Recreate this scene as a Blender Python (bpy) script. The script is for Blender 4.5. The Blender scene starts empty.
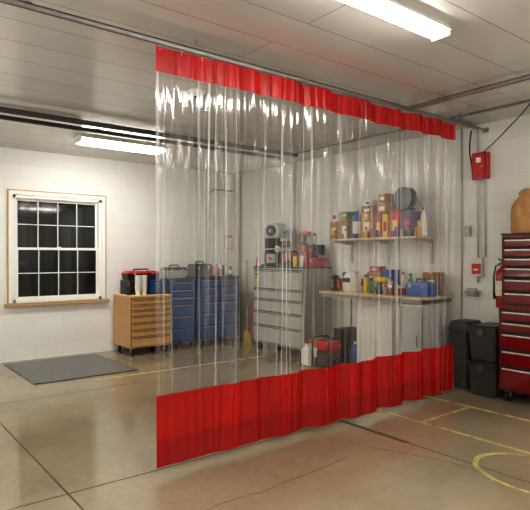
import bpy, bmesh, math, random
from mathutils import Vector, Matrix
random.seed(7)
C = bpy.context.scene.collection
scene = bpy.context.scene
try:
    scene.view_settings.view_transform = 'Standard'
    scene.view_settings.look = 'None'
except Exception: pass
try: scene.view_settings.look = 'Medium High Contrast'
except Exception: pass
PI = math.pi
# ---------------------------------------------------------------- geometry helpers
XW, YB, ZC = 5.9, 8.32, 3.056      # right wall, back wall, ceiling
CU, CV, F, H = 0.6174, 0.7866, 540.0, 1.5
def depthX(px, X): t=(px-265)/F; return X/(CV*t+CU)
def depthY(px, Y): t=(px-265)/F; return Y/(CV-CU*t)
def yatX(px, X): t=(px-265)/F; return depthX(px,X)*(CV-CU*t)
def xatY(px, Y): t=(px-265)/F; return depthY(px,Y)*(CU+CV*t)
def zX(px, py, X): return H-(py-257)/F*depthX(px,X)

class MB:
    def __init__(s): s.bm = bmesh.new()
    def box(s, x0,x1,y0,y1,z0,z1):
        v=[s.bm.verts.new(p) for p in ((x0,y0,z0),(x1,y0,z0),(x1,y1,z0),(x0,y1,z0),(x0,y0,z1),(x1,y0,z1),(x1,y1,z1),(x0,y1,z1))]
        for f in ((0,3,2,1),(4,5,6,7),(0,1,5,4),(1,2,6,5),(2,3,7,6),(3,0,4,7)): s.bm.faces.new([v[i] for i in f])
        return s
    def taper(s, x0,x1,y0,y1,z0,z1,k,ky=None):
        if ky is None: ky=k
        cx,cy=(x0+x1)/2,(y0+y1)/2
        a=[(x0,y0),(x1,y0),(x1,y1),(x0,y1)]
        v=[s.bm.verts.new((cx+(x-cx)*k,cy+(y-cy)*ky,z0)) for x,y in a]+[s.bm.verts.new((x,y,z1)) for x,y in a]
        for f in ((0,3,2,1),(4,5,6,7),(0,1,5,4),(1,2,6,5),(2,3,7,6),(3,0,4,7)): s.bm.faces.new([v[i] for i in f])
        return s
    def prism(s, pts, axis, a0, a1):
        def P(p,a): return {'x':(a,p[0],p[1]),'y':(p[0],a,p[1]),'z':(p[0],p[1],a)}[axis]
        A=[s.bm.verts.new(P(p,a0)) for p in pts]; B=[s.bm.verts.new(P(p,a1)) for p in pts]
        s.bm.faces.new(A); s.bm.faces.new(B[::-1])
        n=len(pts)
        for i in range(n): s.bm.faces.new((A[i],B[i],B[(i+1)%n],A[(i+1)%n]))
        return s
    def tube(s, pts, r, n=10, closed=False):
        pts=[Vector(p) for p in pts]; rings=[]; m=len(pts)
        rr=r if isinstance(r,(list,tuple)) else [r]*m
        up=None
        for i,p in enumerate(pts):
            if closed: t=(pts[(i+1)%m]-pts[i-1])
            else: t=(pts[min(i+1,m-1)]-pts[max(i-1,0)])
            t.normalize()
            if up is None:
                a=Vector((0,0,1)) if abs(t.z)<.9 else Vector((1,0,0)); up=(a-t*a.dot(t)).normalized()
            else:
                up=(up-t*up.dot(t)).normalized()
            w=t.cross(up)
            rings.append([s.bm.verts.new(p+(up*math.cos(2*PI*k/n)+w*math.sin(2*PI*k/n))*rr[i]) for k in range(n)])
        for i in range(m if closed else m-1):
            a,b=rings[i],rings[(i+1)%m]
            for k in range(n): s.bm.faces.new((a[k],a[(k+1)%n],b[(k+1)%n],b[k]))
        if not closed: s.bm.faces.new(rings[0][::-1]); s.bm.faces.new(rings[-1])
        return s
    def cyl(s,p0,p1,r,r1=None,n=20): return s.tube([p0,p1],[r,r if r1 is None else r1],n)
    def lathe(s, prof, cx=0, cy=0, n=24):
        rings=[[s.bm.verts.new((cx+r*math.cos(2*PI*k/n),cy+r*math.sin(2*PI*k/n),z)) for k in range(n)] for r,z in prof]
        for a,b in zip(rings,rings[1:]):
            for k in range(n): s.bm.faces.new((a[k],a[(k+1)%n],b[(k+1)%n],b[k]))
        s.bm.faces.new(rings[0][::-1]); s.bm.faces.new(rings[-1]); return s
    def grid(s, fn, nu, nv, us=None):
        g=[[s.bm.verts.new(fn(i/nu,j/nv)) for j in range(nv+1)] for i in range(nu+1)]
        for i in range(nu):
            for j in range(nv): s.bm.faces.new((g[i][j],g[i+1][j],g[i+1][j+1],g[i][j+1]))
        return s
    def build(s,name,mat,parent=None,bevel=0,smooth=True,fix=True):
        if bevel: bmesh.ops.bevel(s.bm,geom=list(s.bm.edges),offset=bevel,segments=2,affect='EDGES',clamp_overlap=True)
        if fix: bmesh.ops.recalc_face_normals(s.bm,faces=s.bm.faces)
        me=bpy.data.meshes.new(name); s.bm.to_mesh(me); s.bm.free()
        if smooth:
            for p in me.polygons: p.use_smooth=True
            try: me.set_sharp_from_angle(angle=math.radians(38))
            except Exception: pass
        me.materials.append(mat); o=bpy.data.objects.new(name,me); C.objects.link(o)
        if parent: o.parent=parent
        return o
def tag(o,label,cat,group=None):
    o['label']=label; o['category']=cat
    if group: o['group']=group
    return o
def thing(name,label,cat,loc=(0,0,0),rz=0,group=None):
    o=bpy.data.objects.new(name,None); C.objects.link(o); o.location=loc; o.rotation_euler=(0,0,rz); o.empty_display_size=.1
    return tag(o,label,cat,group)
def struct(o): o['kind']='structure'; return o

# ---------------------------------------------------------------- materials
def lin(c): return tuple(((v/255)/12.92 if v/255<=.04045 else ((v/255+.055)/1.055)**2.4) for v in c)+(1,)
MC={}
def M(name,rgb=(128,128,128),rough=.5,metal=0,var=.12,scale=14,bump=0,emit=0,coat=0):
    if name in MC: return MC[name]
    m=bpy.data.materials.new(name); m.use_nodes=True; nt=m.node_tree; N=nt.nodes; L=nt.links
    b=N['Principled BSDF']; b.inputs['Roughness'].default_value=rough; b.inputs['Metallic'].default_value=metal
    if coat: b.inputs['Coat Weight'].default_value=coat
    tc=N.new('ShaderNodeTexCoord'); no=N.new('ShaderNodeTexNoise'); no.inputs['Scale'].default_value=scale; no.inputs['Detail'].default_value=4
    L.new(tc.outputs['Object'],no.inputs['Vector'])
    r=N.new('ShaderNodeValToRGB'); c=lin(rgb)
    r.color_ramp.elements[0].position=.3; r.color_ramp.elements[1].position=.7
    r.color_ramp.elements[0].color=tuple(v*(1-var) for v in c[:3])+(1,); r.color_ramp.elements[1].color=tuple(min(1,v*(1+var)) for v in c[:3])+(1,)
    L.new(no.outputs['Fac'],r.inputs['Fac']); L.new(r.outputs['Color'],b.inputs['Base Color'])
    if bump:
        bp=N.new('ShaderNodeBump'); bp.inputs['Strength'].default_value=bump; bp.inputs['Distance'].default_value=.01
        L.new(no.outputs['Fac'],bp.inputs['Height']); L.new(bp.outputs['Normal'],b.inputs['Normal'])
    if emit:
        b.inputs['Emission Color'].default_value=c; b.inputs['Emission Strength'].default_value=emit
    MC[name]=m; return m

def block_wall(name,axis):
    m=bpy.data.materials.new(name); m.use_nodes=True; nt=m.node_tree; N=nt.nodes; L=nt.links; b=N['Principled BSDF']
    b.inputs['Roughness'].default_value=.45
    tc=N.new('ShaderNodeTexCoord'); sp=N.new('ShaderNodeSeparateXYZ'); cb=N.new('ShaderNodeCombineXYZ')
    L.new(tc.outputs['Object'],sp.inputs[0]); L.new(sp.outputs[axis],cb.inputs[0]); L.new(sp.outputs['Z'],cb.inputs[1])
    br=N.new('ShaderNodeTexBrick'); L.new(cb.outputs[0],br.inputs['Vector'])
    br.inputs['Scale'].default_value=1; br.inputs['Brick Width'].default_value=.406; br.inputs['Row Height'].default_value=.203
    br.inputs['Mortar Size'].default_value=.005; br.inputs['Mortar Smooth'].default_value=.7
    br.inputs['Color1'].default_value=lin((226,226,221)); br.inputs['Color2'].default_value=lin((223,222,217)); br.inputs['Mortar'].default_value=lin((212,210,204))
    no=N.new('ShaderNodeTexNoise'); no.inputs['Scale'].default_value=1.1; no.inputs['Detail'].default_value=6; L.new(tc.outputs['Object'],no.inputs['Vector'])
    mx=N.new('ShaderNodeMix'); mx.data_type='RGBA'; mx.blend_type='MULTIPLY'; mx.inputs[0].default_value=.08
    L.new(br.outputs['Color'],mx.inputs[6]); L.new(no.outputs['Fac'],mx.inputs[7]); L.new(mx.outputs[2],b.inputs['Base Color'])
    n2=N.new('ShaderNodeTexNoise'); n2.inputs['Scale'].default_value=60; L.new(tc.outputs['Object'],n2.inputs['Vector'])
    ma=N.new('ShaderNodeMath'); ma.operation='MULTIPLY_ADD'; ma.inputs[1].default_value=-1; L.new(br.outputs['Fac'],ma.inputs[0])
    mb=N.new('ShaderNodeMath'); mb.operation='MULTIPLY'; mb.inputs[1].default_value=.25; L.new(n2.outputs['Fac'],mb.inputs[0]); L.new(mb.outputs[0],ma.inputs[2])
    bp=N.new('ShaderNodeBump'); bp.inputs['Strength'].default_value=.22; bp.inputs['Distance'].default_value=.005; L.new(ma.outputs[0],bp.inputs['Height']); L.new(bp.outputs['Normal'],b.inputs['Normal'])
    return m
def ceiling_mat():
    m=bpy.data.materials.new('ceiling_panels'); m.use_nodes=True; nt=m.node_tree; N=nt.nodes; L=nt.links; b=N['Principled BSDF']
    b.inputs['Roughness'].default_value=.2; b.inputs['Specular IOR Level'].default_value=.75
    tc=N.new('ShaderNodeTexCoord'); br=N.new('ShaderNodeTexBrick'); L.new(tc.outputs['Object'],br.inputs['Vector'])
    br.inputs['Scale'].default_value=1; br.inputs['Brick Width'].default_value=4.9; br.inputs['Row Height'].default_value=.38
    br.inputs['Mortar Size'].default_value=.0045; br.inputs['Mortar Smooth'].default_value=.4; br.offset=.5
    br.inputs['Color1'].default_value=lin((196,192,184)); br.inputs['Color2'].default_value=lin((189,185,177)); br.inputs['Mortar'].default_value=lin((134,130,123))
    no=N.new('ShaderNodeTexNoise'); no.inputs['Scale'].default_value=.7; no.inputs['Detail'].default_value=3; L.new(tc.outputs['Object'],no.inputs['Vector'])
    mx=N.new('ShaderNodeMix'); mx.data_type='RGBA'; mx.blend_type='MULTIPLY'; mx.inputs[0].default_value=.12
    L.new(br.outputs['Color'],mx.inputs[6]); L.new(no.outputs['Fac'],mx.inputs[7]); L.new(mx.outputs[2],b.inputs['Base Color'])
    bp=N.new('ShaderNodeBump'); bp.invert=True; bp.inputs['Strength'].default_value=.35; bp.inputs['Distance'].default_value=.006
    L.new(br.outputs['Fac'],bp.inputs['Height']); L.new(bp.outputs['Normal'],b.inputs['Normal']); return m
def floor_mat():
    m=bpy.data.materials.new('polished_concrete'); m.use_nodes=True; nt=m.node_tree; N=nt.nodes; L=nt.links; b=N['Principled BSDF']
    tc=N.new('ShaderNodeTexCoord')
    n1=N.new('ShaderNodeTexNoise'); n1.inputs['Scale'].default_value=.8; n1.inputs['Detail'].default_value=8; n1.inputs['Roughness'].default_value=.58; n1.inputs['Distortion'].default_value=.15
    L.new(tc.outputs['Object'],n1.inputs['Vector'])
    r=N.new('ShaderNodeValToRGB'); e=r.color_ramp.elements
    e[0].position=.25; e[0].color=lin((124,111,87)); e[1].position=.78; e[1].color=lin((154,142,117)); x=e.new(.5); x.color=lin((139,126,102))
    L.new(n1.outputs['Fac'],r.inputs['Fac'])
    n2=N.new('ShaderNodeTexNoise'); n2.inputs['Scale'].default_value=16; n2.inputs['Detail'].default_value=9; L.new(tc.outputs['Object'],n2.inputs['Vector'])
    mx=N.new('ShaderNodeMix'); mx.data_type='RGBA'; mx.blend_type='OVERLAY'; mx.inputs[0].default_value=.16
    L.new(r.outputs['Color'],mx.inputs[6]); L.new(n2.outputs['Fac'],mx.inputs[7]); L.new(mx.outputs[2],b.inputs['Base Color'])
    mr=N.new('ShaderNodeMapRange'); mr.inputs[3].default_value=.10; mr.inputs[4].default_value=.18; L.new(n1.outputs['Fac'],mr.inputs[0]); L.new(mr.outputs[0],b.inputs['Roughness'])
    b.inputs['Specular IOR Level'].default_value=.85
    return m
def worn_tape():
    m=M('worn_yellow_tape',(196,180,108),.35,0,.12,9); nt=m.node_tree; N=nt.nodes; L=nt.links; b=N['Principled BSDF']
    tc=N.new('ShaderNodeTexCoord'); no=N.new('ShaderNodeTexNoise'); no.inputs['Scale'].default_value=9; no.inputs['Detail'].default_value=9; L.new(tc.outputs['Object'],no.inputs['Vector'])
    mr=N.new('ShaderNodeMapRange'); mr.inputs[1].default_value=.32; mr.inputs[2].default_value=.58; mr.inputs[3].default_value=.4; mr.inputs[4].default_value=.85; L.new(no.outputs['Fac'],mr.inputs[0]); L.new(mr.outputs[0],b.inputs['Alpha']); return m
def vinyl_clear():
    m=bpy.data.materials.new('clear_vinyl'); m.use_nodes=True; nt=m.node_tree; N=nt.nodes; L=nt.links; N.clear()
    out=N.new('ShaderNodeOutputMaterial'); tr=N.new('ShaderNodeBsdfTransparent'); tr.inputs[0].default_value=(.978,.975,.968,1)
    gl=N.new('ShaderNodeBsdfGlossy'); gl.inputs['Roughness'].default_value=.11; gl.inputs[0].default_value=(1,1,1,1)
    df=N.new('ShaderNodeBsdfTranslucent'); df.inputs[0].default_value=(1,1,.98,1)
    df2=N.new('ShaderNodeBsdfDiffuse'); df2.inputs[0].default_value=(1,1,.98,1)
    md=N.new('ShaderNodeMixShader'); md.inputs[0].default_value=.5; L.new(df.outputs[0],md.inputs[1]); L.new(df2.outputs[0],md.inputs[2])
    tc=N.new('ShaderNodeTexCoord')
    def streak(sx,sz,f0,f1,t0,t1,det=5):
        mp=N.new('ShaderNodeMapping'); mp.inputs['Scale'].default_value=(sx,.3,sz); L.new(tc.outputs['Object'],mp.inputs[0])
        no=N.new('ShaderNodeTexNoise'); no.inputs['Scale'].default_value=1; no.inputs['Detail'].default_value=det; L.new(mp.outputs[0],no.inputs['Vector'])
        r=N.new('ShaderNodeMapRange'); r.inputs[1].default_value=f0; r.inputs[2].default_value=f1; r.inputs[3].default_value=t0; r.inputs[4].default_value=t1; L.new(no.outputs['Fac'],r.inputs[0]); return no,r
    n1,r1=streak(8,.2,.5,.75,.005,.10,3)
    n2,r2=streak(36,.22,.57,.72,0,.42,1)
    ad=N.new('ShaderNodeMath'); ad.operation='ADD'; ad.use_clamp=True; L.new(r1.outputs[0],ad.inputs[0]); L.new(r2.outputs[0],ad.inputs[1])  # white streaks and haze painted in to imitate soft reflections
    bp=N.new('ShaderNodeBump'); bp.inputs['Strength'].default_value=.35; bp.inputs['Distance'].default_value=.02; L.new(n2.outputs['Fac'],bp.inputs['Height'])
    L.new(bp.outputs[0],gl.inputs['Normal'])
    fr=N.new('ShaderNodeFresnel'); fr.inputs[0].default_value=1.5
    fm=N.new('ShaderNodeMath'); fm.operation='MULTIPLY'; fm.inputs[1].default_value=1.2; fm.use_clamp=True; L.new(fr.outputs[0],fm.inputs[0])
    a=N.new('ShaderNodeMixShader'); L.new(ad.outputs[0],a.inputs[0]); L.new(tr.outputs[0],a.inputs[1]); L.new(md.outputs[0],a.inputs[2])
    c=N.new('ShaderNodeMixShader'); L.new(fm.outputs[0],c.inputs[0]); L.new(a.outputs[0],c.inputs[1]); L.new(gl.outputs[0],c.inputs[2]); L.new(c.outputs[0],out.inputs[0])
    return m
def vinyl_red(name,rgb,trans):
    m=bpy.data.materials.new(name); m.use_nodes=True; nt=m.node_tree; N=nt.nodes; L=nt.links; N.clear()
    out=N.new('ShaderNodeOutputMaterial'); df=N.new('ShaderNodeBsdfPrincipled'); df.inputs['Roughness'].default_value=.28
    tc=N.new('ShaderNodeTexCoord'); mp=N.new('ShaderNodeMapping'); mp.inputs['Scale'].default_value=(8,.3,.4); L.new(tc.outputs['Object'],mp.inputs[0])
    no=N.new('ShaderNodeTexNoise'); no.inputs['Scale'].default_value=1; no.inputs['Detail'].default_value=4; L.new(mp.outputs[0],no.inputs['Vector'])
    r=N.new('ShaderNodeValToRGB'); c=lin(rgb); r.color_ramp.elements[0].position=.35; r.color_ramp.elements[1].position=.65; r.color_ramp.elements[0].color=tuple(v*.72 for v in c[:3])+(1,); r.color_ramp.elements[1].color=c
    L.new(no.outputs['Fac'],r.inputs['Fac']); L.new(r.outputs['Color'],df.inputs['Base Color'])
    tl=N.new('ShaderNodeBsdfTranslucent'); L.new(r.outputs['Color'],tl.inputs[0]); tr=N.new('ShaderNodeBsdfTransparent'); tr.inputs[0].default_value=(1,.12,.1,1)
    a=N.new('ShaderNodeMixShader'); a.inputs[0].default_value=.25; L.new(df.outputs[0],a.inputs[1]); L.new(tl.outputs[0],a.inputs[2])
    b=N.new('ShaderNodeMixShader'); b.inputs[0].default_value=trans; L.new(a.outputs[0],b.inputs[1]); L.new(tr.outputs[0],b.inputs[2]); L.new(b.outputs[0],out.inputs[0])
    return m
def plate_mat():
    m=M('diamond_plate_rubber',(112,112,110),.4,.2,.1); nt=m.node_tree; N=nt.nodes; L=nt.links; b=N['Principled BSDF']
    tc=N.new('ShaderNodeTexCoord'); mp=N.new('ShaderNodeMapping'); mp.inputs['Rotation'].default_value=(0,0,.785); L.new(tc.outputs['Object'],mp.inputs[0])
    ch=N.new('ShaderNodeTexBrick'); ch.inputs['Scale'].default_value=14; ch.inputs['Mortar Size'].default_value=.12; ch.inputs['Brick Width'].default_value=.8; ch.inputs['Row Height'].default_value=.5; L.new(mp.outputs[0],ch.inputs['Vector'])
    ch.inputs['Color1'].default_value=lin((148,148,145)); ch.inputs['Color2'].default_value=lin((120,120,118)); ch.inputs['Mortar'].default_value=lin((74,74,73)); L.new(ch.outputs['Color'],b.inputs['Base Color'])
    bp=N.new('ShaderNodeBump'); bp.invert=True; bp.inputs['Strength'].default_value=.7; L.new(ch.outputs['Fac'],bp.inputs['Height']); L.new(bp.outputs['Normal'],b.inputs['Normal']); return m
def wood_mat(name,rgb):
    m=bpy.data.materials.new(name); m.use_nodes=True; nt=m.node_tree; N=nt.nodes; L=nt.links; b=N['Principled BSDF']; b.inputs['Roughness'].default_value=.5
    tc=N.new('ShaderNodeTexCoord'); mp=N.new('ShaderNodeMapping'); mp.inputs['Scale'].default_value=(14,2,14); L.new(tc.outputs['Object'],mp.inputs[0])
    no=N.new('ShaderNodeTexNoise'); no.inputs['Scale'].default_value=2; no.inputs['Detail'].default_value=6; L.new(mp.outputs[0],no.inputs['Vector'])
    r=N.new('ShaderNodeValToRGB'); c=lin(rgb); r.color_ramp.elements[0].position=.3; r.color_ramp.elements[0].color=tuple(v*.8 for v in c[:3])+(1,); r.color_ramp.elements[1].color=c
    L.new(no.outputs['Fac'],r.inputs['Fac']); L.new(r.outputs['Color'],b.inputs['Base Color']); MC[name]=m; return m

galv=M('galvanised_steel',(150,148,144),.35,.7,.1); darkrail=M('dark_rail_paint',(62,60,58),.45,.5); steel=M('brushed_steel',(170,170,168),.3,.85,.08)
black=M('black_plastic',(28,28,29),.45,0,.2); rubber=M('black_rubber',(20,20,20),.7); white=M('white_plastic',(230,228,221),.4,0,.04)
red=M('red_enamel',(160,14,18),.25,0,.08,coat=.4); redd=M('dark_red_enamel',(104,6,11),.2,0,.06,coat=.6); redp=M('red_plastic',(184,28,28),.4); blue=M('blue_enamel',(20,58,108),.3,0,.1,coat=.3); blued=M('blue_drawer',(30,76,132),.3,0,.06); bluep=M('blue_plastic',(34,90,170),.4)
tan=M('tan_enamel',(192,148,98),.38,0,.06); tand=M('tan_drawer_enamel',(204,162,112),.35,0,.05); grey=M('grey_enamel',(160,160,158),.35,.2,.06); greyd=M('grey_drawer_enamel',(178,178,175),.35,.15,.05)
pine=wood_mat('pine_board',(226,200,158)); oak=wood_mat('trim_wood',(186,154,110)); card=M('cardboard',(172,132,88),.8,0,.1); tape=M('parcel_tape',(200,170,124),.3)
yellow=M('yellow_plastic',(224,190,50),.45); green=M('green_plastic',(70,124,64),.45); orange=M('orange_plastic',(218,108,40),.45); pink=M('pink_print',(186,72,114),.5,0,.25,40); purple=M('purple_print',(98,56,118),.5,0,.2,40)
glassd=M('night_glass',(16,19,21),.05,0,.5,2.2); chrome=M('chrome',(200,200,200),.12,1,.03); cream=M('cream_label',(230,222,198),.6)
lamp=M('lamp_diffuser',(255,251,244),.5,0,0,emit=46)
tapeY=worn_tape(); jointm=M('joint_dark',(64,56,46),.9); clearp=M('milky_plastic',(190,193,192),.25,0,.06); paper=M('brown_paper',(178,134,88),.8,0,.18,9,bump=.6)  # jointm: dark brown of the saw-cut joints and cracks

# ---------------------------------------------------------------- room shell
X0,Y0=-3.0,-3.0
floor=struct(MB().box(X0-.2,XW+.2,Y0-.2,YB+.2,-.12,0).build('floor',floor_mat()))
struct(MB().box(X0-.2,XW+.2,Y0-.2,YB+.2,ZC,ZC+.12).build('ceiling',ceiling_mat()))
WX0,WX1,WZ0,WZ1=1.93,3.24,.84,2.40
wb=MB(); wb.box(X0,WX0,YB,YB+.2,0,ZC); wb.box(WX1,XW+.2,YB,YB+.2,0,ZC); wb.box(WX0,WX1,YB,YB+.2,0,WZ0); wb.box(WX0,WX1,YB,YB+.2,WZ1,ZC)
bx=block_wall('painted_block_x','X'); by=block_wall('painted_block_y','Y')
struct(wb.build('wall_back',bx)); struct(MB().box(XW,XW+.2,Y0,YB,0,ZC).build('wall_right',by))
struct(MB().box(X0-.2,X0,Y0,YB,0,ZC).build('wall_left',by)); struct(MB().box(X0,XW,Y0-.2,Y0,0,ZC).build('wall_front',bx))
def fstrip(name,x0,x1,y0,y1,m,z=.002):
    MB().box(x0,x1,y0,y1,-.001,z).build(name,m,floor,smooth=False)
for x in (1.13,3.6): fstrip('floor_joint',x-.006,x+.006,-2.9,YB,jointm,.0012)
for y in (3.46,6.0,.9): fstrip('floor_joint',X0,XW,y-.005,y+.005,jointm,.0010)
fstrip('floor_slot',3.58,3.62,2.72,3.5,M('dark_slot',(66,60,52),.8),.003)
fstrip('floor_marking',4.115,4.16,.2,4.6,tapeY); fstrip('floor_marking',4.93,4.975,.8,4.9,tapeY)
fstrip('floor_marking',2.4,5.0,6.42,6.47,tapeY); fstrip('floor_marking',4.16,4.93,3.86,3.90,tapeY); fstrip('floor_marking',4.16,4.93,2.96,3.0,tapeY)
cm=MB()
for (cx,cy,R) in ((3.78,1.75,.34),):
    def fn(u,v): a=.5+u*5.2; r=R-.016+v*.032; return (cx+r*math.cos(a),cy+r*math.sin(a)*1.3,.0025)
    cm.grid(fn,48,1)
cm.build('floor_marking',tapeY,floor,smooth=False)
def crack(pts,r=.0022):
    P=[]
    for px,py in pts:
        d=810/(py-257); t=(px-265)/F; P.append((d*(CU+CV*t),d*(CV-CU*t),.001))
    Q=[]
    for a,b in zip(P,P[1:]):
        for k in range(5):
            f=k/5; Q.append((a[0]+(b[0]-a[0])*f+random.uniform(-.008,.008),a[1]+(b[1]-a[1])*f+random.uniform(-.008,.008),.001))
    Q.append(P[-1]); MB().tube(Q,r,5).build('floor_crack',jointm,floor)
crack([(205,510),(232,500),(262,492),(290,480),(318,470),(350,456)],.0015)
crack([(340,440),(395,452),(450,462),(500,480)],.0009)

# window
win=thing('window_1','white four-by-two over four-by-two pane window with a wooden sill, dark night outside','window',((WX0+WX1)/2,YB,WZ0)); win['kind']='structure'
w=WX1-WX0; h=WZ1-WZ0; wh=M('window_white',(228,227,222),.35,0,.03)
fb=MB()
for a in ((-w/2,-w/2+.045,0,h),(w/2-.045,w/2,0,h),(-w/2,w/2,0,.045),(-w/2,w/2,h-.045,h)): fb.box(a[0],a[1],-.005,.10,a[2],a[3])
fb.build('window_frame',wh,win,smooth=False)
cs=MB()
for a in ((-w/2-.055,-w/2,-.0,h+.055),(w/2,w/2+.055,-.0,h+.055),(-w/2,w/2,h,h+.055)): cs.box(a[0],a[1],-.022,-.001,a[2],a[3])
cs.build('window_casing',wh,win,smooth=False)
cs=MB()
for a in ((-w/2-.07,-w/2-.055,0,h+.07),(w/2+.055,w/2+.07,0,h+.07),(-w/2-.055,w/2+.055,h+.055,h+.07)): cs.box(a[0],a[1],-.026,-.001,a[2],a[3])
cs.build('window_edging',oak,win,smooth=False)
MB().box(-w/2-.11,w/2+.11,-.07,-.001,-.055,-.005).build('window_sill',oak,win,.006)
for k,(za,zb,yy) in enumerate(((.045,h/2+.02,.015),(h/2-.02,h-.045,.055))):
    s=MB(); x0,x1=-w/2+.045,w/2-.045
    s.box(x0,x0+.036,yy,yy+.03,za,zb); s.box(x1-.036,x1,yy,yy+.03,za,zb); s.box(x0+.036,x1-.036,yy,yy+.03,za,za+.036); s.box(x0+.036,x1-.036,yy,yy+.03,zb-.036,zb)
    so=s.build('sash',wh,win,smooth=False)
    g=MB(); iw=(x1-x0-.072)
    for q in (1,2,3): g.box(x0+.036+iw*q/4-.006,x0+.036+iw*q/4+.006,yy+.004,yy+.018,za+.036,zb-.036)
    zm=(za+zb)/2; g.box(x0+.036,x1-.036,yy+.004,yy+.0175,zm-.006,zm+.006)
    g.build('glazing_bars',wh,so,smooth=False)
    MB().box(x0+.03,x1-.03,yy+.016,yy+.022,za+.03,zb-.03).build('pane',glassd,so,smooth=False)
MB().box(-.03,.03,-.0,.014,h/2+.02,h/2+.035).build('sash_lock',white,win,.002)

# ---------------------------------------------------------------- lights
def light_fixture(x0,x1,y,wd,label,dh=.03):
    t=thing('ceiling_light',label,'light',((x0+x1)/2,y,ZC-.075)); L=(x1-x0)/2
    MB().prism([(-wd/2-.015,.03),(wd/2+.015,.03),(wd/2-.02,.074),(-wd/2+.02,.074)],'x',-L,L).build('housing',white,t)
    MB().box(-L+.02,L-.02,-wd/2+.015,wd/2-.015,.03-dh,.03).build('diffuser',lamp,t,.008)
    for s in (-1,1): MB().box(s*L-.012,s*L+.012,-wd/2,wd/2,.027-dh,.06).build('end_cap',white,t,.004)
    return t
light_fixture(1.98,3.19,2.14,.14,'bright long fluorescent ceiling light in front of the clear curtain')
light_fixture(2.38,3.56,6.92,.28,'fluorescent ceiling light near the window, behind the dark rails',.045)
for i,(a,b,lab) in enumerate(((-.6,2.14,'added fill ceiling light left of the near one, outside the picture'),(-.6,6.92,'added fill ceiling light farthest left by the back wall, outside the picture'),(2.64,-.9,'added fill ceiling light behind the photographer'),(-.6,-.9,'added fill ceiling light in the rear left corner behind the photographer'),(4.9,-.9,'added fill ceiling light behind the photographer beside the right wall'),(-.6,4.5,'added fill ceiling light halfway along the left side, outside the picture'))):
    light_fixture(a-.6,a+.6,b,.2,lab)  # further unseen fixtures, added for fill light
def area(loc,rot,sx,sy,e,col=(1,.985,.96)):
    l=bpy.data.lights.new('ceiling_fill_light','AREA'); l.shape='RECTANGLE'; l.size=sx; l.size_y=sy; l.energy=e; l.color=col
    o=bpy.data.objects.new('ceiling_fill_light',l); C.objects.link(o); o.location=loc; o.rotation_euler=rot
area((-.9,-1.6,1.3),(PI,0,0),2,1.5,100)      # added unseen area lights aimed up to brighten the ceiling
area((-1.4,5.0,1.1),(PI,0,0),1.6,2.4,75)
area((3.6,-1.4,1.3),(PI,0,0),1.8,1.5,100)

# ---------------------------------------------------------------- curtain
CY=3.35; CX0,CX1=1.69,5.25
CR=[]
rr=random.Random(5); x=CX0+.15
while x<CX1:
    CR.append((x,rr.uniform(.012,.026)*rr.choice((-1,1)),rr.uniform(.012,.028),rr.uniform(.008,.022))); x+=rr.uniform(.05,.18)
def fold(x,z):
    s=x-CX0; k=min(1,.10+(s/2.0)**1.1); kc=min(1,.3+s/1.2); tz=(z-.07)/2.9
    A=(.030-.012*tz)*k
    ph=2*PI*s/.42+1.5*math.sin(1.7*s+.6)+.8*math.sin(4.3*s)
    v=A*(math.sin(ph)+.4*math.sin(2.1*ph+1.3+tz)+.3*math.sin(.37*ph))+.012*math.sin(2.4*s+2*tz)
    mid=math.sin(PI*min(1,max(0,tz)))**.5
    for cx,a,wd,wv in CR:
        d=(x+wv*math.sin(3.4*z+cx*9)-cx)/wd
        if abs(d)<4: v+=a*kc*(.35+.65*mid)*math.exp(-d*d)
    return v
def sheet(z0,z1,nv,dy=0,x0=CX0,x1=CX1,nu=900):
    return MB().grid(lambda u,v:(x0+(x1-x0)*u,fold(x0+(x1-x0)*u,z0+(z1-z0)*v)+dy,z0+(z1-z0)*v),nu,nv)
cur=thing('vinyl_curtain','long clear vinyl strip curtain with red top and bottom bands hanging from the ceiling track','curtain',(0,CY,0))
sheet(.54,2.775,26).build('clear_panel',vinyl_clear(),cur,fix=False)
vr=vinyl_red('red_vinyl',(188,19,19),.06)
sheet(2.77,2.945,4,-.002).build('top_band',vr,cur,fix=False)['label']='red vinyl top band'
sheet(.24,.55,5,-.002).build('bottom_band',vr,cur,fix=False)['label']='red vinyl bottom band'
sheet(.06,.245,4,-.005).build('hem',vinyl_red('red_vinyl_hem',(164,14,16),.02),cur,fix=False)['label']='darker red doubled hem'
seamm=M('seam_vinyl',(222,216,208),.2)
for sx in (2.34,3.05,3.72,4.40,4.92):
    pts=[(sx,fold(sx,.55+2.2*i/14)-.004,.55+2.2*i/14) for i in range(15)]
    MB().tube(pts,.0012,6).build('seam',seamm,cur)
for i in range(22):
    x=CX0+.03+i*(CX1-CX0-.06)/21
    MB().tube([(x,fold(x,2.94),2.92),(x,fold(x,2.94)*.5,2.94),(x,0,2.953)],.003,6).build('roller_hook',galv,cur)
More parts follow.
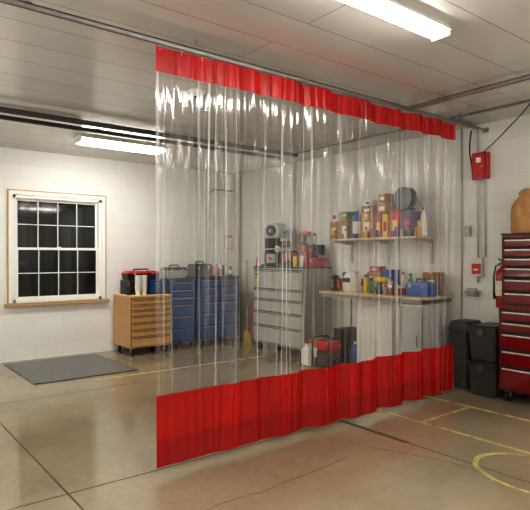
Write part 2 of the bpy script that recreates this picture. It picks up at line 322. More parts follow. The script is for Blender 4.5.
def rail(name,label,p0,p1,wd,z0,z1,mat,hang=None):
    t=thing(name,label,'rail',(p0[0],p0[1],0))
    dx,dy=p1[0]-p0[0],p1[1]-p0[1]
    b=MB()
    if abs(dx)>abs(dy):
        b.box(0,dx,-wd/2,-wd/2+.006,z0,z1); b.box(0,dx,wd/2-.006,wd/2,z0,z1); b.box(0,dx,-wd/2,wd/2,z1-.008,z1)
    else:
        b.box(-wd/2,-wd/2+.006,dy,0,z0,z1); b.box(wd/2-.006,wd/2,dy,0,z0,z1); b.box(-wd/2,wd/2,dy,0,z1-.008,z1)
    b.build('channel',mat,t,smooth=False)
    n=int(max(abs(dx),abs(dy))/1.2)
    for i in range(n+1):
        f=(i+.3)/(n+.6); x,y=dx*f,dy*f
        MB().box(x-.02,x+.02,y-.02,y+.02,z1,z1+.008).cyl((x,y,z1),(x,y,ZC),.006,n=8).build('hanger',galv,t,smooth=False)
    return t
tr=rail('curtain_track','grey steel ceiling track the clear curtain hangs from',(-2.9,CY),(5.76,CY),.026,2.955,2.988,galv)
MB().box(8.6,8.8,-.012,.012,2.962,2.98).box(8.785,8.799,-.03,.03,2.945,3.0).build('wall_bracket',galv,tr,smooth=False)
rail('curtain_track','grey steel ceiling track running toward the viewer from the right part of the curtain',(4.43,CY-.03),(4.43,-2.9),.028,2.96,2.99,galv)
tag(MB().cyl((4.60,CY+.1,3.015),(4.60,-2.95,3.015),.011,n=10).build('conduit',galv),'thin steel conduit on the ceiling beside the right hand track','conduit')
rail('overhead_rail','dark overhead rail crossing the ceiling behind the curtain, nearer the viewer',(-2.9,5.93),(5.25,5.93),.05,2.965,3.01,darkrail)
rail('overhead_rail','dark overhead rail crossing the ceiling behind the curtain, farther from the viewer',(-2.9,6.30),(5.25,6.30),.045,2.98,3.02,darkrail)
tag(MB().cyl((-2.95,6.1,3.02),(5.3,6.1,3.02),.018,n=10).build('conduit',galv),'steel pipe between the two dark overhead rails','conduit')
rail('curtain_track','grey ceiling track close to and parallel with the workbench wall',(5.27,6.0),(5.27,-2.9),.024,3.008,3.03,galv)

d=thing('smoke_detector','round white smoke detector on the ceiling seen through the curtain','detector',(2.62,4.38,ZC-.045))
MB().lathe([(.045,-.008),(.065,.0),(.08,.02),(.085,.044)]).build('cover',white,d); MB().lathe([(.025,-.02),(.027,-.006)]).build('sensor',M('detector_grey',(90,88,84),.4),d)

# conduits on walls
def cond(label,pts,r=.012,m=galv,name='conduit',cat='conduit'):
    return tag(MB().tube(pts,r,10).build(name,m),label,cat)
def arc(c,r,a0,a1,ax1,ax2,n=8):
    c=Vector(c);a=Vector(ax1);b=Vector(ax2)
    return [tuple(c+a*r*math.cos(a0+(a1-a0)*i/n)+b*r*math.sin(a0+(a1-a0)*i/n)) for i in range(n+1)]
yc=yatX(478,5.87)
cond('vertical steel conduit on the right wall beside the red alarm box',[(5.87,yc,1.2)]+[(5.87,yc,1.8),(5.87,yc,2.9)]+arc((5.75,yc,2.92),.12,0,PI/2,(1,0,0),(0,0,1))+[(5.32,yc,3.043)])
cond('second vertical steel conduit from the alarm box down to the alarm station',[(5.889,yc-.08,1.5),(5.889,yc-.08,2.395)],.01)
cond('vertical steel conduit on the wall above the grey tool cabinet',[(5.885,6.71,1.4),(5.885,6.71,ZC)],.014)
cond('vertical steel conduit right of the upper shelf',[(5.889,3.66,0.0),(5.889,3.66,ZC)],.01)
tag(MB().cyl((5.82,8.24,0),(5.82,8.24,ZC),.045,n=20).build('corner_pipe',M('pipe_paint',(190,187,180),.4)),'thick pale vertical pipe in the far corner of the room','pipe')
cond('steel conduit bending at the top on the back wall above the blue cabinet',[(5.2,8.303,0),(5.2,8.303,2.55)]+arc((5.38,8.303,2.55),.18,PI,PI/2,(1,0,0),(0,0,1))+[(5.76,8.303,2.73)],.016)
cond('black cable hanging from the ceiling track to the alarm box',[(5.27,2.53,3.0),(5.4,2.7,2.93),(5.6,2.95,2.86),(5.78,3.2,2.78),(5.84,3.36,2.71)],.006,rubber,'cable','cable')
cond('black hose drooping beside the right end of the curtain',[(5.7,3.42,2.95),(5.8,3.5,2.84),(5.85,3.53,2.72),(5.885,3.53,2.62),(5.89,3.52,2.5)],.009,rubber,'hose','hose')

# ---------------------------------------------------------------- tool cabinets
def casters(t,w,d,hh):
    for sx in (-1,1):
        for sy in (-1,1):
            x,y=sx*(w/2-.07),sy*(d/2-.07); r=hh*.4
            c=MB().box(x-.03,x+.03,y-.035,y+.035,hh-.012,hh).box(x-.026,x-.021,y-.02,y+.02,r,hh-.01).box(x+.021,x+.026,y-.02,y+.02,r,hh-.01).build('caster',steel,t,smooth=False)
            MB().cyl((x-.018,y,r),(x+.018,y,r),r,n=18).build('wheel',rubber,c)
def cabinet(name,label,loc,rz,w,d,h,b,bm,dm,hm,rows,cast=True,gap=.008,topm=None,hh=.018,inset=.025):
    t=thing(name,label,'tool cabinet',loc,rz)
    MB().box(-w/2,w/2,-d/2,d/2,b,h).build('body',bm,t,.006)
    MB().box(-w/2+inset-.004,w/2-inset+.004,-d/2-.003,-d/2+.001,b+.02,h-.025).build('gap_shade_sheet',gap_m,t,smooth=False)  # flat black sheet stands in for the shade between drawers
    if topm: MB().box(-w/2-.005,w/2+.005,-d/2-.01,d/2,h,h+.02).build('top_mat',topm,t,.004)
    tot=sum(r[0] for r in rows); z=h-.03; H_=h-b-.05
    for hr,cols in rows:
        dh=hr/tot*H_; x=-w/2+inset; W=w-2*inset; ct=sum(cols)
        for c in cols:
            cw=W*c/ct
            dr=MB().box(x+gap/2,x+cw-gap/2,-d/2-.018,-d/2-.003,z-dh+gap/2,z-gap/2).build('drawer',dm,t,.003)
            MB().prism([(-d/2-.018,z-gap/2-.004),(-d/2-.036,z-gap/2-.006),(-d/2-.036,z-gap/2-hh),(-d/2-.018,z-gap/2-hh-.008)],'x',x+gap/2+.01,x+cw-gap/2-.01).build('handle',hm,dr,.002)
            x+=cw
        z-=dh
    if cast: casters(t,w,d,b)
    return t
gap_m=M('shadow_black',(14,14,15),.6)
hs=M('handle_alu',(190,188,184),.25,.8)
cabinet('tool_cabinet','short tan rolling cabinet with small drawers under the cups, near the window',(3.765,7.95,0),0,.71,.62,.89,.12,tan,tand,M('tan_dark',(128,94,58),.4),[(.8,(1,))]*3+[(1,(1,))]*3+[(1.4,(1,))],topm=M('worktop_tan',(212,172,118),.5),gap=.012)
cabinet('tool_cabinet','narrow blue tool cabinet right behind the tan one, left of the wider blue one',(4.42,8.06,0),0,.48,.46,1.12,.1,blue,blued,hs,[(.9,(1,))]*3+[(1.3,(1,)),(1.5,(1,)),(1.5,(1,))],topm=black,gap=.016)
cabinet('tool_cabinet','wider blue enamel tool cabinet in the far corner with a dark toolbox on it',(5.09,7.98,0),0,.80,.5,1.15,.12,blue,blued,hs,[(.9,(1,1))]*3+[(1.3,(1,)),(1.5,(1,)),(1.5,(1,))],topm=black,gap=.016)
gc=cabinet('tool_cabinet','wide grey steel tool cabinet with machines on top beside the bench',(5.6,6.46,0),-PI/2,1.22,.58,1.33,.13,grey,greyd,hs,[(2.0,(1,)),(1.1,(1.0,1.0)),(1.3,(1,)),(1.5,(1,)),(1.8,(1,))],topm=black,gap=.016)
s=MB().box(-.55,-.42,-.312,-.3085,1.15,1.25).build('warning_sticker',yellow,gc,smooth=False)
MB().box(-.54,-.43,-.314,-.312,1.165,1.18).box(-.54,-.43,-.314,-.312,1.205,1.235).build('print',black,s,smooth=False)
RY=2.32
hw=M('handle_pale',(222,221,218),.25,.5)
cabinet('roller_cabinet','lower half of the red drawer cabinet at the right edge with wide drawers',(5.64,RY,0),-PI/2,1.22,.48,.985,.12,redd,redd,hw,[(1,(1,1)),(1,(1,1)),(1.5,(1,1)),(1.5,(1,1)),(2,(1,1))],hh=.016,gap=.03)
cabinet('tool_chest','upper red tool chest stacked on the red roller cabinet at the right edge',(5.66,RY,.986),-PI/2,1.2,.44,.74,.0,redd,redd,hw,[(1.0,(1,1,1)),(1,(1,1,1)),(1,(1,1)),(1.2,(1,1)),(1.4,(1,1)),(1.4,(1,1))],cast=False,hh=.016,topm=M('dark_lid',(46,16,16),.4),gap=.028)

# ---------------------------------------------------------------- floor mat
tag(MB().box(1.78,3.1,6.65,8.15,.0005,.014).build('floor_mat',plate_mat(),None,.004),'grey diamond plate pattern mat on the floor under the window','mat')

# ---------------------------------------------------------------- workbench and shelf
BY0,BY1=3.76,5.44
wbn=thing('workbench','long pine topped workbench against the right wall','workbench',(5.9,4.6,0))
MB().box(-.68,-.01,BY0-4.6,BY1-4.6,1.0,1.03).build('bench_top',pine,wbn,.004)
legm=M('leg_paint',(150,146,138),.45,0,.05)
MB().box(-.65,-.63,BY0-4.58,BY1-4.62,.955,1.0).box(-.05,-.03,BY0-4.58,BY1-4.62,.955,1.0).build('apron',legm,wbn,.002)
for x in (-.62,-.08):
    for y in (5.39-4.6,4.205-4.6): MB().box(x-.012,x+.012,y-.012,y+.012,0,.955).build('leg',legm,wbn,.003)
MB().box(-.6,-.1,.78,.80,.25,.28).build('stretcher',legm,wbn,.003)
sh=thing('wall_shelf','pine board shelf on brackets above the workbench','shelf',(5.9,4.755,0))
MB().box(-.42,-.005,-.745,.745,1.73,1.755).build('board',pine,sh,.003)
for y in (-.68,-.0,.68): MB().prism([(-.38,1.73),(-.004,1.73),(-.004,1.42),(-.03,1.42),(-.035,1.67),(-.37,1.705)],'y',y-.012,y+.012).build('bracket',steel,sh)
uc=thing('panel_cabinet','plain white panelled box under the middle of the workbench','cabinet',(5.60,4.57,0),-PI/2)
MB().box(-.325,.325,-.20,.24,.02,.945).build('body',M('panel_side',(206,203,196),.45,0,.04),uc,.004)
MB().box(-.325,.325,-.212,-.20,.02,.945).build('front_panel',M('white_panel',(224,221,214),.4,0,.04),uc,.003)
lc=thing('storage_cabinet','light grey cabinet under the right end of the workbench','cabinet',(5.49,3.975,0),-PI/2)
MB().box(-.205,.205,-.22,.27,.02,.945).build('body',clearp,lc,.01)
f=MB()
for a in ((-.205,-.18,.03,.94),(.18,.205,.03,.94),(-.18,.18,.03,.055),(-.18,.18,.915,.94)): f.box(a[0],a[1],-.24,-.22,a[2],a[3])
f.build('door_frame',hs,lc,.003)
dd=MB().box(-.18,.18,-.232,-.22,.055,.915).build('door',M('grey_door',(178,181,180),.35,0,.06),lc)
MB().tube([(.14,-.232,.45),(.14,-.25,.46),(.14,-.25,.58),(.14,-.232,.59)],.006,8).build('handle',chrome,dd)

# ---------------------------------------------------------------- item builders
def carton(label,loc,sx,sy,sz,m=card,rz=0,lab=cream,group=None,tp=True,name='cardboard_box',cat='box'):
    t=thing(name,label,cat,loc,rz,group)
    MB().box(-sx/2,sx/2,-sy/2,sy/2,0,sz).build('body',m,t,.003)
    if tp: MB().box(-sx/2-.001,sx/2+.001,-.02,.02,sz-.02,sz+.0015).build('tape',tape,t,smooth=False)
    if lab: MB().box(-sx/2-.0025,-sx/2,-sy*.3,sy*.25,sz*.25,sz*.65).build('printed_label',lab,t,smooth=False)
    return t
def bottle(label,loc,r,h,m,cm,lm=None,name='bottle',cat='bottle'):
    t=thing(name,label,cat,loc)
    MB().lathe([(r*.92,0),(r,.008),(r,h*.62),(r*.85,h*.72),(r*.38,h*.82),(r*.38,h*.88)],n=18).build('body',m,t)
    MB().lathe([(r*.46,h*.87),(r*.46,h*.98),(r*.4,h)],n=14).build('cap',cm,t)
    if lm: MB().lathe([(r*1.01,h*.15),(r*1.015,h*.16),(r*1.015,h*.52),(r*1.01,h*.53)],n=18).build('wrap_label',lm,t)
    return t
def can(label,loc,r,h,m,cm,name='spray_can'):
    t=thing(name,label,'can',loc)
    MB().lathe([(r*.96,0),(r,.004),(r,h*.78),(r*.75,h*.84),(r*.7,h*.85)],n=18).build('body',m,t)
    MB().lathe([(r*.72,h*.84),(r*.72,h*.98),(r*.6,h)],n=16).build('cap',cm,t); return t
def toolbox(label,loc,w,d,h,bm,lm,rz=0,cat='toolbox',name='toolbox'):
    t=thing(name,label,cat,loc,rz)
    MB().taper(-w/2,w/2,-d/2,d/2,0,h*.62,.93).build('body',bm,t,.006)
    MB().taper(-w/2-.004,w/2+.004,-d/2-.004,d/2+.004,h*.85,h*.62,.85).build('lid',lm,t,.005)
    MB().tube([(-w*.22,0,h*.83),(-w*.22,0,h*.97),(-w*.18,0,h),(w*.18,0,h),(w*.22,0,h*.97),(w*.22,0,h*.83)],.012,8).build('handle',black,t)
    for s_ in (-1,1): MB().box(s_*w*.28-.02,s_*w*.28+.02,-d/2-.014,-d/2+.004,h*.5,h*.7).build('latch',steel,t,.003)
    return t
def drill(label,loc,rz,m):
    t=thing('cordless_drill',label,'drill',loc,rz)
    MB().box(-.045,.045,-.04,.04,0,.05).build('battery',black,t,.008)
    MB().prism([(-.03,.05),(.03,.05),(.035,.15),(-.02,.15)],'y',-.018,.018).build('grip',black,t,.004)
    MB().tube([(-.08,0,.185),(-.07,0,.185),(.06,0,.185),(.08,0,.185)],[.025,.036,.036,.03],16).build('motor_housing',m,t)
    MB().tube([(.08,0,.185),(.10,0,.185),(.135,0,.185)],[.024,.024,.01],14).build('chuck',black,t)
    MB().box(.02,.03,-.01,.01,.11,.145).build('trigger',redp,t,.002)
    return t
# --- on the tan cabinet
ZT=.911
for i,(px,yy) in enumerate(((138,7.74),(144,7.80))):
    x=xatY(px,yy)
    for k in range(8):
        c=MB().lathe([(.034,0),(.047,.112),(.05,.118),(.05,.122),(.045,.12),(.032,.004)],n=20).build('paper_cup',white)
        c.location=(x,yy,ZT+k*.026); tag(c,'white paper cup in the two nested stacks on the tan cabinet','cup','nested white cups on the tan cabinet')
carton('black crate behind the white cups on the tan cabinet',(3.66,8.07,ZT),.3,.3,.22,black,name='plastic_crate',cat='crate',tp=False,lab=None)
cabinet('tool_chest','small blue drawer chest at the right end of the tan cabinet',(3.97,7.96,ZT),0,.27,.34,.22,0,blue,blued,hs,[(1,(1,)),(1,(1,))],cast=False,hh=.01)
toolbox('black and red lidded toolbox on top of the crate and blue chest',(3.80,8.09,ZT+.222),.56,.24,.17,black,redp)
bottle('black squirt bottle at the left end of the tan cabinet',(3.49,7.85,ZT),.035,.2,black,redp)
# --- on the blue cabinets
ZB_=1.172
toolbox('dark toolbox on the left part of the wider blue cabinet',(4.88,8.04,ZB_),.36,.26,.25,M('graphite',(66,68,72),.4),black)
toolbox('grey toolbox with black lid on the narrow blue cabinet',(4.41,8.10,1.142),.38,.24,.22,grey,black)
bottle('yellow labelled white bottle on the right of the wider blue cabinet',(5.20,7.90,ZB_),.04,.24,white,yellow,yellow)
can('blue spray can on the wider blue cabinet',(5.30,7.96,ZB_),.033,.22,bluep,white)
can('red spray can between the dark toolbox and the white bottle',(5.11,7.86,ZB_),.033,.2,redp,black)
bottle('green bottle on the wider blue cabinet beside the corner',(5.41,7.88,ZB_),.035,.2,green,white,cream)
cl=thing('clipboard','brown clipboard hanging on the back wall above the blue cabinet','clipboard',(5.66,YB-.001,1.66))
MB().box(-.09,.09,-.008,0,0,.24).build('board',oak,cl,.002); MB().box(-.075,.075,-.0105,-.008,.01,.2).build('sheet',cream,cl,smooth=False); MB().box(-.04,.04,-.018,-.008,.205,.235).build('clip',steel,cl,.002)
# --- brooms
def broom(label,foot,top,hm,bm_):
    t=thing('broom',label,'broom',foot); v=Vector(top)-Vector(foot); 
    MB().tube([tuple(v*.1),tuple(v)],.012,8).build('handle',hm,t)
    MB().prism([(-.10,0),(.10,0),(.05,.18),(-.05,.18)],'x',-.025,.025).build('bristles',bm_,t,.004)
broom('yellow bristled push broom leaning in the far corner',(5.64,7.70,0),(5.82,7.95,1.45),oak,yellow)
broom('grey broom with a white handle leaning next to the grey cabinet',(5.6,7.32,0),(5.85,7.42,1.4),white,M('grey_bristle',(90,90,90),.8))
broom('red handled broom leaning between the other two brooms',(5.55,7.51,0),(5.84,7.66,1.5),redp,M('tan_bristle',(170,140,90),.8))
cl=MB()
for k in range(5):
    R=.085-.004*k; cl.tube([(0.0-.012*k,R*math.sin(a),R*1.5*math.cos(a)) for a in [2*PI*i/24 for i in range(24)]],.007,6,closed=True)
o=cl.build('extension_cord',yellow); o.location=(5.89,7.3,1.52); tag(o,'coiled yellow cord hanging on the wall left of the grey cabinet','cord')
# --- machines on grey cabinet
ZG=1.352
ms=thing('bandsaw','tall black and silver bench machine on the left of the grey cabinet','machine',(5.56,6.78,ZG),-PI/2); ms.scale=(1.35,1.1,1.04)
mw=M('machine_silver',(176,177,176),.3,.5,.05)
MB().box(-.17,.17,-.14,.14,0,.03).box(-.15,.12,-.1,.1,.03,.22).build('lower_housing',black,ms,.01)
MB().box(-.17,-.09,-.07,.07,.2,.45).build('spine',black,ms,.01)
MB().prism([(-.17,.44),(-.16,.58),(-.10,.66),(.06,.67),(.13,.61),(.15,.50),(.12,.44)],'y',-.09,.09).build('upper_housing',mw,ms,.012)
MB().cyl((-.01,-.105,.55),(-.01,-.088,.55),.085,n=28).build('wheel_cover',black,ms)
MB().cyl((-.01,-.115,.55),(-.01,-.104,.55),.03,n=16).build('hub_cap',steel,ms)
MB().box(-.10,.19,-.15,.13,.255,.275).build('table',steel,ms,.003)
MB().box(-.02,.05,-.03,.03,.32,.44).build('blade_guide',black,ms,.005)
MB().cyl((.06,.03,.34),(.19,.03,.34),.055,n=20).build('motor',black,ms)
MB().cyl((.05,0,.22),(.05,0,.26),.04,n=16).build('trunnion',steel,ms)
MB().box(-.09,.08,-.108,-.10,.05,.19).build('lower_door',mw,ms,.006)
MB().cyl((.0,-.108,.12),(.0,-.13,.12),.022,n=14).build('knob',redp,ms)
MB().cyl((.155,0,.52),(.20,0,.52),.028,n=14).build('tension_knob',black,ms)
bg=thing('bench_grinder','black bench grinder with two wheels in the middle of the grey cabinet','grinder',(5.44,6.31,ZG),-PI/2)
MB().box(-.08,.08,-.07,.07,0,.03).box(-.04,.04,-.04,.04,.03,.1).build('base',black,bg,.005)
MB().cyl((-.08,0,.15),(.08,0,.15),.062,n=24).build('motor',orange,bg)
for s_ in (-1,1):
    MB().cyl((s_*.085,0,.15),(s_*.115,0,.15),.085,n=28).build('wheel',M('grit_stone',(120,112,104),.9),bg)
    MB().tube([(s_*.10,.088*math.cos(a),.15+.088*math.sin(a)) for a in [(-.3+i*.35) for i in range(9)]],.018,8).build('wheel_guard',black,bg)
toolbox('red toolbox under a black case at the right end of the grey cabinet',(5.68,6.01,ZG),.28,.32,.16,redp,redp,-PI/2)
carton('black machine case stacked at the right end of the grey cabinet',(5.68,6.01,ZG+.174),.22,.22,.16,black,name='plastic_case',cat='case',tp=False,lab=redp)
can('silver aerosol can on top of the black machine case',(5.63,5.96,ZG+.335),.033,.17,steel,redp)
carton('brown box behind the grinder on the grey cabinet',(5.76,6.33,ZG),.18,.22,.33)
drill('orange drill standing on the brown box behind the grinder',(5.76,6.33,ZG+.333),-1.3,orange)
can('yellow aerosol can beside the red toolbox on the grey cabinet',(5.36,6.10,ZG),.03,.19,yellow,black)
can('white aerosol can at the front corner of the grey cabinet',(5.36,5.95,ZG),.03,.2,white,bluep)
carton('small red box in front of the black machine case on the grey cabinet',(5.46,6.02,ZG),.1,.12,.22,redp,tp=False,lab=white)

# --- upper shelf items
ZS=1.757; XS=5.62
def q_(px): return 333+(px-333)*.915
def shelf_item(px0,px1,py,X=XS,Z=ZS):
    px0,px1=q_(px0),q_(px1)
    y0,y1=yatX(px1,X),yatX(px0,X); return (y0+y1)/2,abs(y1-y0),zX((px0+px1)/2,py,X)-Z
rj=random.Random(4)
def si(a,b_,c,label,m=card,lab=cream,tp=True,base=ZS,dx=0,sx=.22,name='cardboard_box',cat='box'):
    y,wd,hh=shelf_item(a,b_,c,XS+dx,base); carton(label,(XS+dx+.03,y,base),sx,wd*.86,hh,m,rz=rj.uniform(-.06,.06),lab=lab,tp=tp,name=name,cat=cat); return y,base+hh+.002
kd=M('kraft_dark',(150,108,68),.8)
_,z1=si(333,343,222,'low brown carton at the left end of the upper shelf')
si(334,342,212,'small white box on the low carton at the left end of the shelf',white,redp,False,z1,sx=.18)
_,z1=si(344,354,219,'darker brown carton second from the left end of the upper shelf',kd)
si(345,353,212,'flat green box on the darker brown carton on the upper shelf',green,yellow,False,z1,sx=.2)
y,wd,hh=shelf_item(355.5,364.5,207); bottle('tall blue jug on the upper shelf between brown cartons',(XS,y,ZS),wd*.45,hh,bluep,white,white,'jug','jug')
_,z1=si(366,382,214,'squarish brown carton in the middle of the upper shelf')
_,z1=si(367,380,206,'flat kraft box on top of the squarish brown carton',kd,cream,True,z1,sx=.2)
si(369,377,200,'tiny white box topping the flat kraft box on the upper shelf',white,bluep,False,z1,sx=.15)
_,z2=si(383,390,214,'pink printed box on the upper shelf',pink,yellow,False)
_,z2b=si(390.5,397,214,'narrow yellow box right of the pink one on the upper shelf',yellow,redp,False)
si(383.5,396.5,203,'small brown carton bridging the pink and yellow boxes',card,cream,True,max(z2,z2b),sx=.2)
si(385,394,194,'topmost brown carton of the stack above the pink box',kd,white,True,max(z2,z2b)+.145,sx=.17)
_,z3=si(398,411,211,'red box with yellow label beside the yellow one on the upper shelf',redp,yellow,False)
_,z4=si(412,424,211,'purple printed box near the right end of the upper shelf',purple,pink,False)
ym=yatX(q_(411.5),XS); zt=max(z3,z4)
hf=thing('hose_reel','round black reel standing on top of the red and purple boxes','reel',(XS+.02,ym,zt),-PI/2)
MB().box(-.12,.12,-.05,.05,0,.02).build('base',black,hf,.004)
MB().cyl((0,-.05,.15),(0,.05,.15),.1,n=28).build('drum',M('reel_dark',(54,54,58),.5),hf)
for s_ in (-1,1):
    o=MB().lathe([(.02,0),(.14,.002),(.145,.01),(.14,.014),(.02,.014)],n=32).build('flange',M('reel_grey',(78,80,86),.4),hf); o.rotation_euler=(PI/2,0,0); o.location=(0,s_*.056,.15)
y5,w5,h5=shelf_item(425,430,212); can('yellow spray can at the right end of the upper shelf',(XS,y5,ZS),.028,.23,yellow,black)
y5,w5,h5=shelf_item(430,437,198); bottle('tall white bottle at the very right end of the upper shelf',(XS,y5+.02,ZS),.04,.36,white,redp,cream)
fs=lambda px:(5.505,yatX(q_(px),5.505),ZS)
can('orange can in front of the leftmost carton on the upper shelf',fs(335),.02,.12,orange,black)
can('white can in front of the dark carton on the upper shelf',fs(346.5),.02,.13,white,redp)
can('yellow can in front of the squarish carton on the upper shelf',fs(369),.02,.14,yellow,black)
bottle('red bottle in front of the squarish carton on the upper shelf',fs(375),.02,.15,redp,white)
can('black can in front of the squarish carton, rightmost of three small ones',fs(381),.018,.11,black,white)
bottle('blue bottle in front of the red box on the upper shelf',fs(402),.02,.15,bluep,white)
can('silver can in front of the red box on the upper shelf',fs(408),.02,.12,steel,black)
can('green can in front of the purple box on the upper shelf',fs(416),.02,.13,green,black)
can('tiny orange can at the front right corner of the upper shelf',fs(424),.018,.1,orange,white)

# --- bench items
ZBn=1.031
def bpos(px,X): return (X,yatX(px,X),ZBn)
hl=thing('welding_helmet','white welding helmet resting on the left of the workbench','helmet',bpos(352,5.45),-PI/2)
prof=[(.02,0),(.10,0.0),(.12,.06),(.125,.14),(.115,.2),(.085,.25),(.04,.275),(.005,.28)]
MB().lathe(prof,n=26).build('shell',white,hl); MB().box(-.06,.06,-.131,-.10,.13,.19).build('lens',M('dark_lens',(14,16,18),.08),hl,.004)
MB().tube([(.125*math.cos(a),.125*math.sin(a),.11) for a in [PI*.05+i*PI*.9/10 for i in range(11)]],.008,6).build('headband',black,hl)
can('yellow spray can on the workbench beside the helmet',bpos(366,5.46),.036,.24,yellow,green)
can('green spray can on the workbench beside the yellow one',bpos(371.5,5.4),.034,.22,green,white)
drill('yellow cordless drill on the workbench',bpos(380,5.38),2.0,yellow)
yb=4.86
carton('brown carton at the back of the workbench',(5.77,yb,ZBn),.16,.18,.26)
carton('red box lying on the brown carton at the back of the workbench',(5.77,yb,ZBn+.262),.14,.16,.08,redp,tp=False,lab=white)
carton('blue printed box at the back of the workbench beside the brown carton',(5.77,yatX(391,5.77),ZBn),.16,.16,.3,bluep,tp=False)
bottle('chrome coloured oil jug in the middle of the workbench',bpos(390,5.44),.045,.22,steel,black)
can('black spray can left of the red toolbox on the workbench',bpos(394.5,5.30),.028,.18,black,redp)
toolbox('red toolbox on the workbench right of centre',(5.45,4.28,ZBn),.22,.16,.14,redp,white,-PI/2)
toolbox('blue tool case at the right end of the workbench',(5.48,3.94,ZBn),.32,.2,.2,bluep,bluep,-PI/2)
drill('black cordless drill at the left end of the workbench',(5.4,5.3,ZBn),1.2,black)
can('red spray can at the left end of the workbench',(5.55,5.36,ZBn),.033,.2,redp,white)
can('orange spray can left of the helmet on the workbench',(5.55,5.2,ZBn),.033,.22,orange,black)
carton('white box behind the helmet on the workbench',(5.77,5.06,ZBn),.16,.16,.26,white,tp=False,lab=redp)
carton('low yellow box behind the red spray can on the workbench',(5.74,5.30,ZBn),.2,.24,.16,yellow,tp=False,lab=black)
carton('black case on top of the low yellow box on the workbench',(5.74,5.30,ZBn+.162),.18,.2,.09,black,name='plastic_case',cat='case',tp=False,lab=yellow)
bottle('amber bottle in front of the back carton on the workbench',(5.62,yatX(384,5.62),ZBn),.035,.22,orange,black,cream)
bottle('white bottle with red cap behind the red toolbox on the workbench',(5.70,4.38,ZBn),.038,.28,white,redp,cream)
bottle('green bottle behind the red toolbox on the workbench',(5.70,4.26,ZBn),.036,.26,green,black,yellow)
carton('kraft box behind the blue tool case on the workbench',(5.79,3.98,ZBn),.16,.22,.28,kd)
can('blue spray can between the red toolbox and the kraft box',(5.64,4.15,ZBn),.032,.2,bluep,white)
can('silver can on the front edge of the workbench before the red toolbox',(5.29,4.33,ZBn),.03,.12,steel,redp)
# --- under the bench, left
ge=thing('pressure_washer','red and black engine machine with a tube frame on the floor left of the bench','machine',(5.15,5.17,0),-PI/2)
for s_ in (-1,1): MB().tube([(s_*.15,-.16,.03),(s_*.15,-.16,.36),(s_*.15,-.12,.42),(s_*.15,.12,.42),(s_*.15,.16,.36),(s_*.15,.16,.03)],.012,8).build('tube_frame',black,ge)
MB().tube([(-.15,-.16,.05),(.15,-.16,.05)],.012,8).tube([(-.15,.16,.05),(.15,.16,.05)],.012,8).tube([(-.15,0,.42),(.15,0,.42)],.012,8).build('cross_bar',black,ge)
MB().box(-.12,.12,-.12,.12,.06,.24).build('engine',M('engine_grey',(90,88,86),.5,.5),ge,.01); MB().box(-.13,.13,-.13,.13,.25,.37).build('fuel_tank',redp,ge,.03)
MB().lathe([(.03,.37),(.03,.39),(.02,.395)],n=14).build('fuel_cap',black,ge)
for s_ in (-1,1): MB().cyl((s_*.165,0,.075),(s_*.195,0,.075),.075,n=24).build('wheel',rubber,ge)
def jug(label,loc,m,cm,rz=-PI/2):
    t=thing('jug',label,'jug',loc,rz)
    MB().box(-.09,.09,-.055,.055,0,.24).build('body',m,t,.02); MB().taper(-.025,.025,-.025,.025,.30,.23,1.6).build('neck',m,t,.004)
    MB().cyl((0,0,.30),(0,0,.33),.026,n=14).build('cap',cm,t); MB().tube([(.03,0,.24),(.05,0,.29),(.085,0,.27),(.085,0,.22)],.011,8).build('handle',m,t); return t
jug('white jug with red cap on the floor beside the grey cabinet',(5.10,5.54,0),white,redp)
jug('red fuel jug on the floor behind the engine machine',(5.65,5.58,0),redp,black)
jug('blue jug on the floor under the left end of the bench',(5.6,5.10,0),bluep,white)
carton('dark grey crate under the left end of the bench',(5.62,5.3,0),.36,.14,.5,M('crate_dark',(48,48,50),.5),name='plastic_crate',cat='crate',tp=False,lab=None)
carton('plain brown carton on the floor between the grey cabinet and the bench',(5.40,5.60,0),.24,.22,.34,kd)

# ---------------------------------------------------------------- totes and bin
binm=M('bin_grey',(50,50,48),.5,0,.15); binl=M('bin_lid',(40,40,40),.4)
def tote(label,loc,w,d,h,rz):
    t=thing('storage_tote',label,'tote',loc,rz)
    MB().taper(-w/2,w/2,-d/2,d/2,0,h*.84,.88).build('body',binm,t,.015)
    MB().box(-w/2-.01,w/2+.01,-d/2-.012,d/2+.012,h*.80,h*.86).build('rim',binm,t,.008)
    MB().box(-w/2-.012,w/2+.012,-d/2-.018,d/2+.018,h*.86,h*.96).box(-w/2+.02,w/2-.02,-d/2+.02,d/2-.02,h*.95,h-.001).build('lid',binl,t,.008)
    MB().box(-.03,.03,-d/2-.03,-d/2-.01,h*.74,h*.90).build('latch',M('latch_grey',(84,84,82),.4),t,.004)
tote('dark lidded tote on the floor, lower of the stack beside the red cabinet',(5.62,3.125,0),.32,.44,.385,-PI/2)
tote('dark lidded tote stacked on the other one beside the red cabinet',(5.62,3.125,.386),.32,.44,.375,-PI/2)
bn=thing('trash_bin','black bin behind the stacked totes, at the end of the workbench','bin',(5.68,3.48,0),-PI/2)
MB().taper(-.12,.12,-.16,.16,0,.66,.82).build('body',binm,bn,.015); MB().box(-.13,.13,-.17,.17,.66,.70).build('rim',binm,bn,.01); MB().taper(-.125,.125,-.165,.165,.77,.70,.85).build('lid',binl,bn,.01)

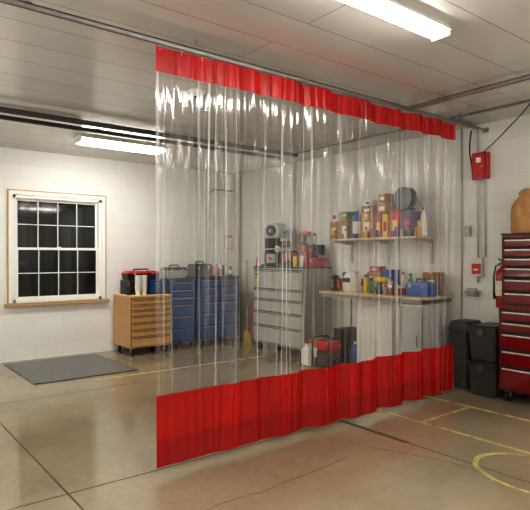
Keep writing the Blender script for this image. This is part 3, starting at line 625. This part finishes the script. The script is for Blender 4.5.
# ---------------------------------------------------------------- wall devices
def wx(px,py,X=5.9): return yatX(px,X),zX(px,py,X)
y,z=wx(483,167)
ab=thing('alarm_box','red alarm box mounted high on the right wall','alarm box',(5.9,y,z-.15),-PI/2)
MB().box(-.095,.095,-.09,0,0,.31).build('housing',red,ab,.008); MB().box(-.075,.075,-.1,-.09,.02,.29).build('door',redp,ab,.004)
MB().box(-.03,.03,-.104,-.10,.19,.25).build('white_plate',white,ab,.002); MB().cyl((.05,-.1,.14),(.05,-.115,.14),.012,n=12).build('lock',chrome,ab)
y,z=wx(479,267)
ob=thing('pull_station','small red and white alarm station on the right wall left of the fire extinguisher','alarm',(5.9,y,z-.11),-PI/2)
MB().box(-.07,.07,-.06,0,0,.22).build('housing',M('box_white',(206,204,198),.4,.1),ob,.006); MB().box(-.055,.055,-.068,-.06,.03,.15).build('cover_plate',redp,ob,.003)
MB().box(-.03,.03,-.078,-.068,.07,.09).build('pull_handle',white,ob,.002)
lb=thing('wall_switch','small grey switch box on the right wall beside the curtain edge','switch',(5.9,yatX(469,5.9),1.75),-PI/2)
MB().box(-.035,.035,-.045,0,0,.12).build('housing',grey,lb,.004); MB().box(-.008,.008,-.06,-.045,.045,.075).build('toggle',white,lb,.002)
fe=thing('fire_extinguisher','red fire extinguisher hanging on the right wall beside the red tool chest','fire extinguisher',(5.80,3.10,.93))
MB().lathe([(.05,0),(.068,.012),(.07,.03),(.07,.38),(.06,.42),(.025,.45),(.022,.47)],n=28).build('cylinder',red,fe)
MB().lathe([(.022,.47),(.026,.475),(.026,.50),(.018,.51)],n=14).build('valve',steel,fe)
MB().tube([(0,0,.5),(-.03,.0,.535),(-.09,.0,.55)],.008,8).tube([(0,0,.49),(-.08,0,.505)],.007,8).build('lever',black,fe)
MB().tube([(0,.02,.49),(-.02,.07,.47),(-.03,.085,.36),(-.03,.085,.18),(-.03,.08,.1)],[.009,.009,.009,.011,.017],8).build('hose',rubber,fe)
MB().lathe([(.0712,.14),(.0716,.145),(.0716,.30),(.0712,.305)],n=28).build('label_band',cream,fe)
MB().box(.068,.0998,-.03,.03,.12,.44).build('wall_bracket',steel,fe,.002)
gl=thing('wire_rack','small white wire rack with rags on the wall above the rear bin','rack',(5.9,3.5,1.03),-PI/2)
MB().tube([(-.09,-.1,.0),(.09,-.1,.0),(.09,-.006,.0),(-.09,-.006,.0)],.005,6,closed=True).tube([(-.09,-.1,.08),(.09,-.1,.08),(.09,-.006,.08),(-.09,-.006,.08)],.005,6,closed=True).build('wires',white,gl)
MB().box(-.08,.08,-.09,-.015,.003,.1).build('rag_pile',M('rag_grey',(150,146,140),.9,0,.3,30),gl,.02)

# rounded paper sack on the red chest
bgx=thing('paper_sack','bulky tan paper sack standing on top of the upper red tool chest','bag',(5.62,2.74,1.747),-PI/2)
def sack(u,v):
    a=2*PI*u; c,s_=math.cos(a),math.sin(a); k=(abs(c)**3+abs(s_)**3)**(-1/3)
    b=(1-.55*max(0,v-.72)**1.5/.15)*(1+.06*math.sin(PI*v))
    rx=.135*b*(1+.03*math.sin(5*a+6*v)+.02*math.sin(9*a-11*v)); ry=.12*b*(1+.03*math.sin(7*a+4*v))
    return (rx*c*k,ry*s_*k,.40*v+.01*math.sin(3*a)*v)
b_=MB(); b_.grid(sack,60,20); b_.build('sack_body',paper,bgx)
b_=MB(); b_.tube([(-.06,0,.385),(-.03,.005,.405),(.0,-.004,.41),(.04,.004,.405),(.07,0,.388)],[.045,.058,.06,.056,.042],14); b_.build('rolled_top',paper,bgx)
carton('flat black case beside the tan paper sack on the red chest',(5.62,2.35,1.747),.24,.36,.09,black,name='plastic_case',cat='case',tp=False)

# ---------------------------------------------------------------- world, camera
wld=bpy.data.worlds.new('night'); scene.world=wld; wld.use_nodes=True
wld.node_tree.nodes['Background'].inputs[0].default_value=(.01,.012,.016,1)
cam=bpy.data.cameras.new('camera'); co=bpy.data.objects.new('camera',cam); C.objects.link(co)
co.location=(0,0,H); co.rotation_euler=(PI/2,0,-math.atan2(CU,CV)); cam.sensor_width=36; cam.lens=F/530*36; cam.shift_y=2/530
cam.clip_start=.05; scene.camera=co
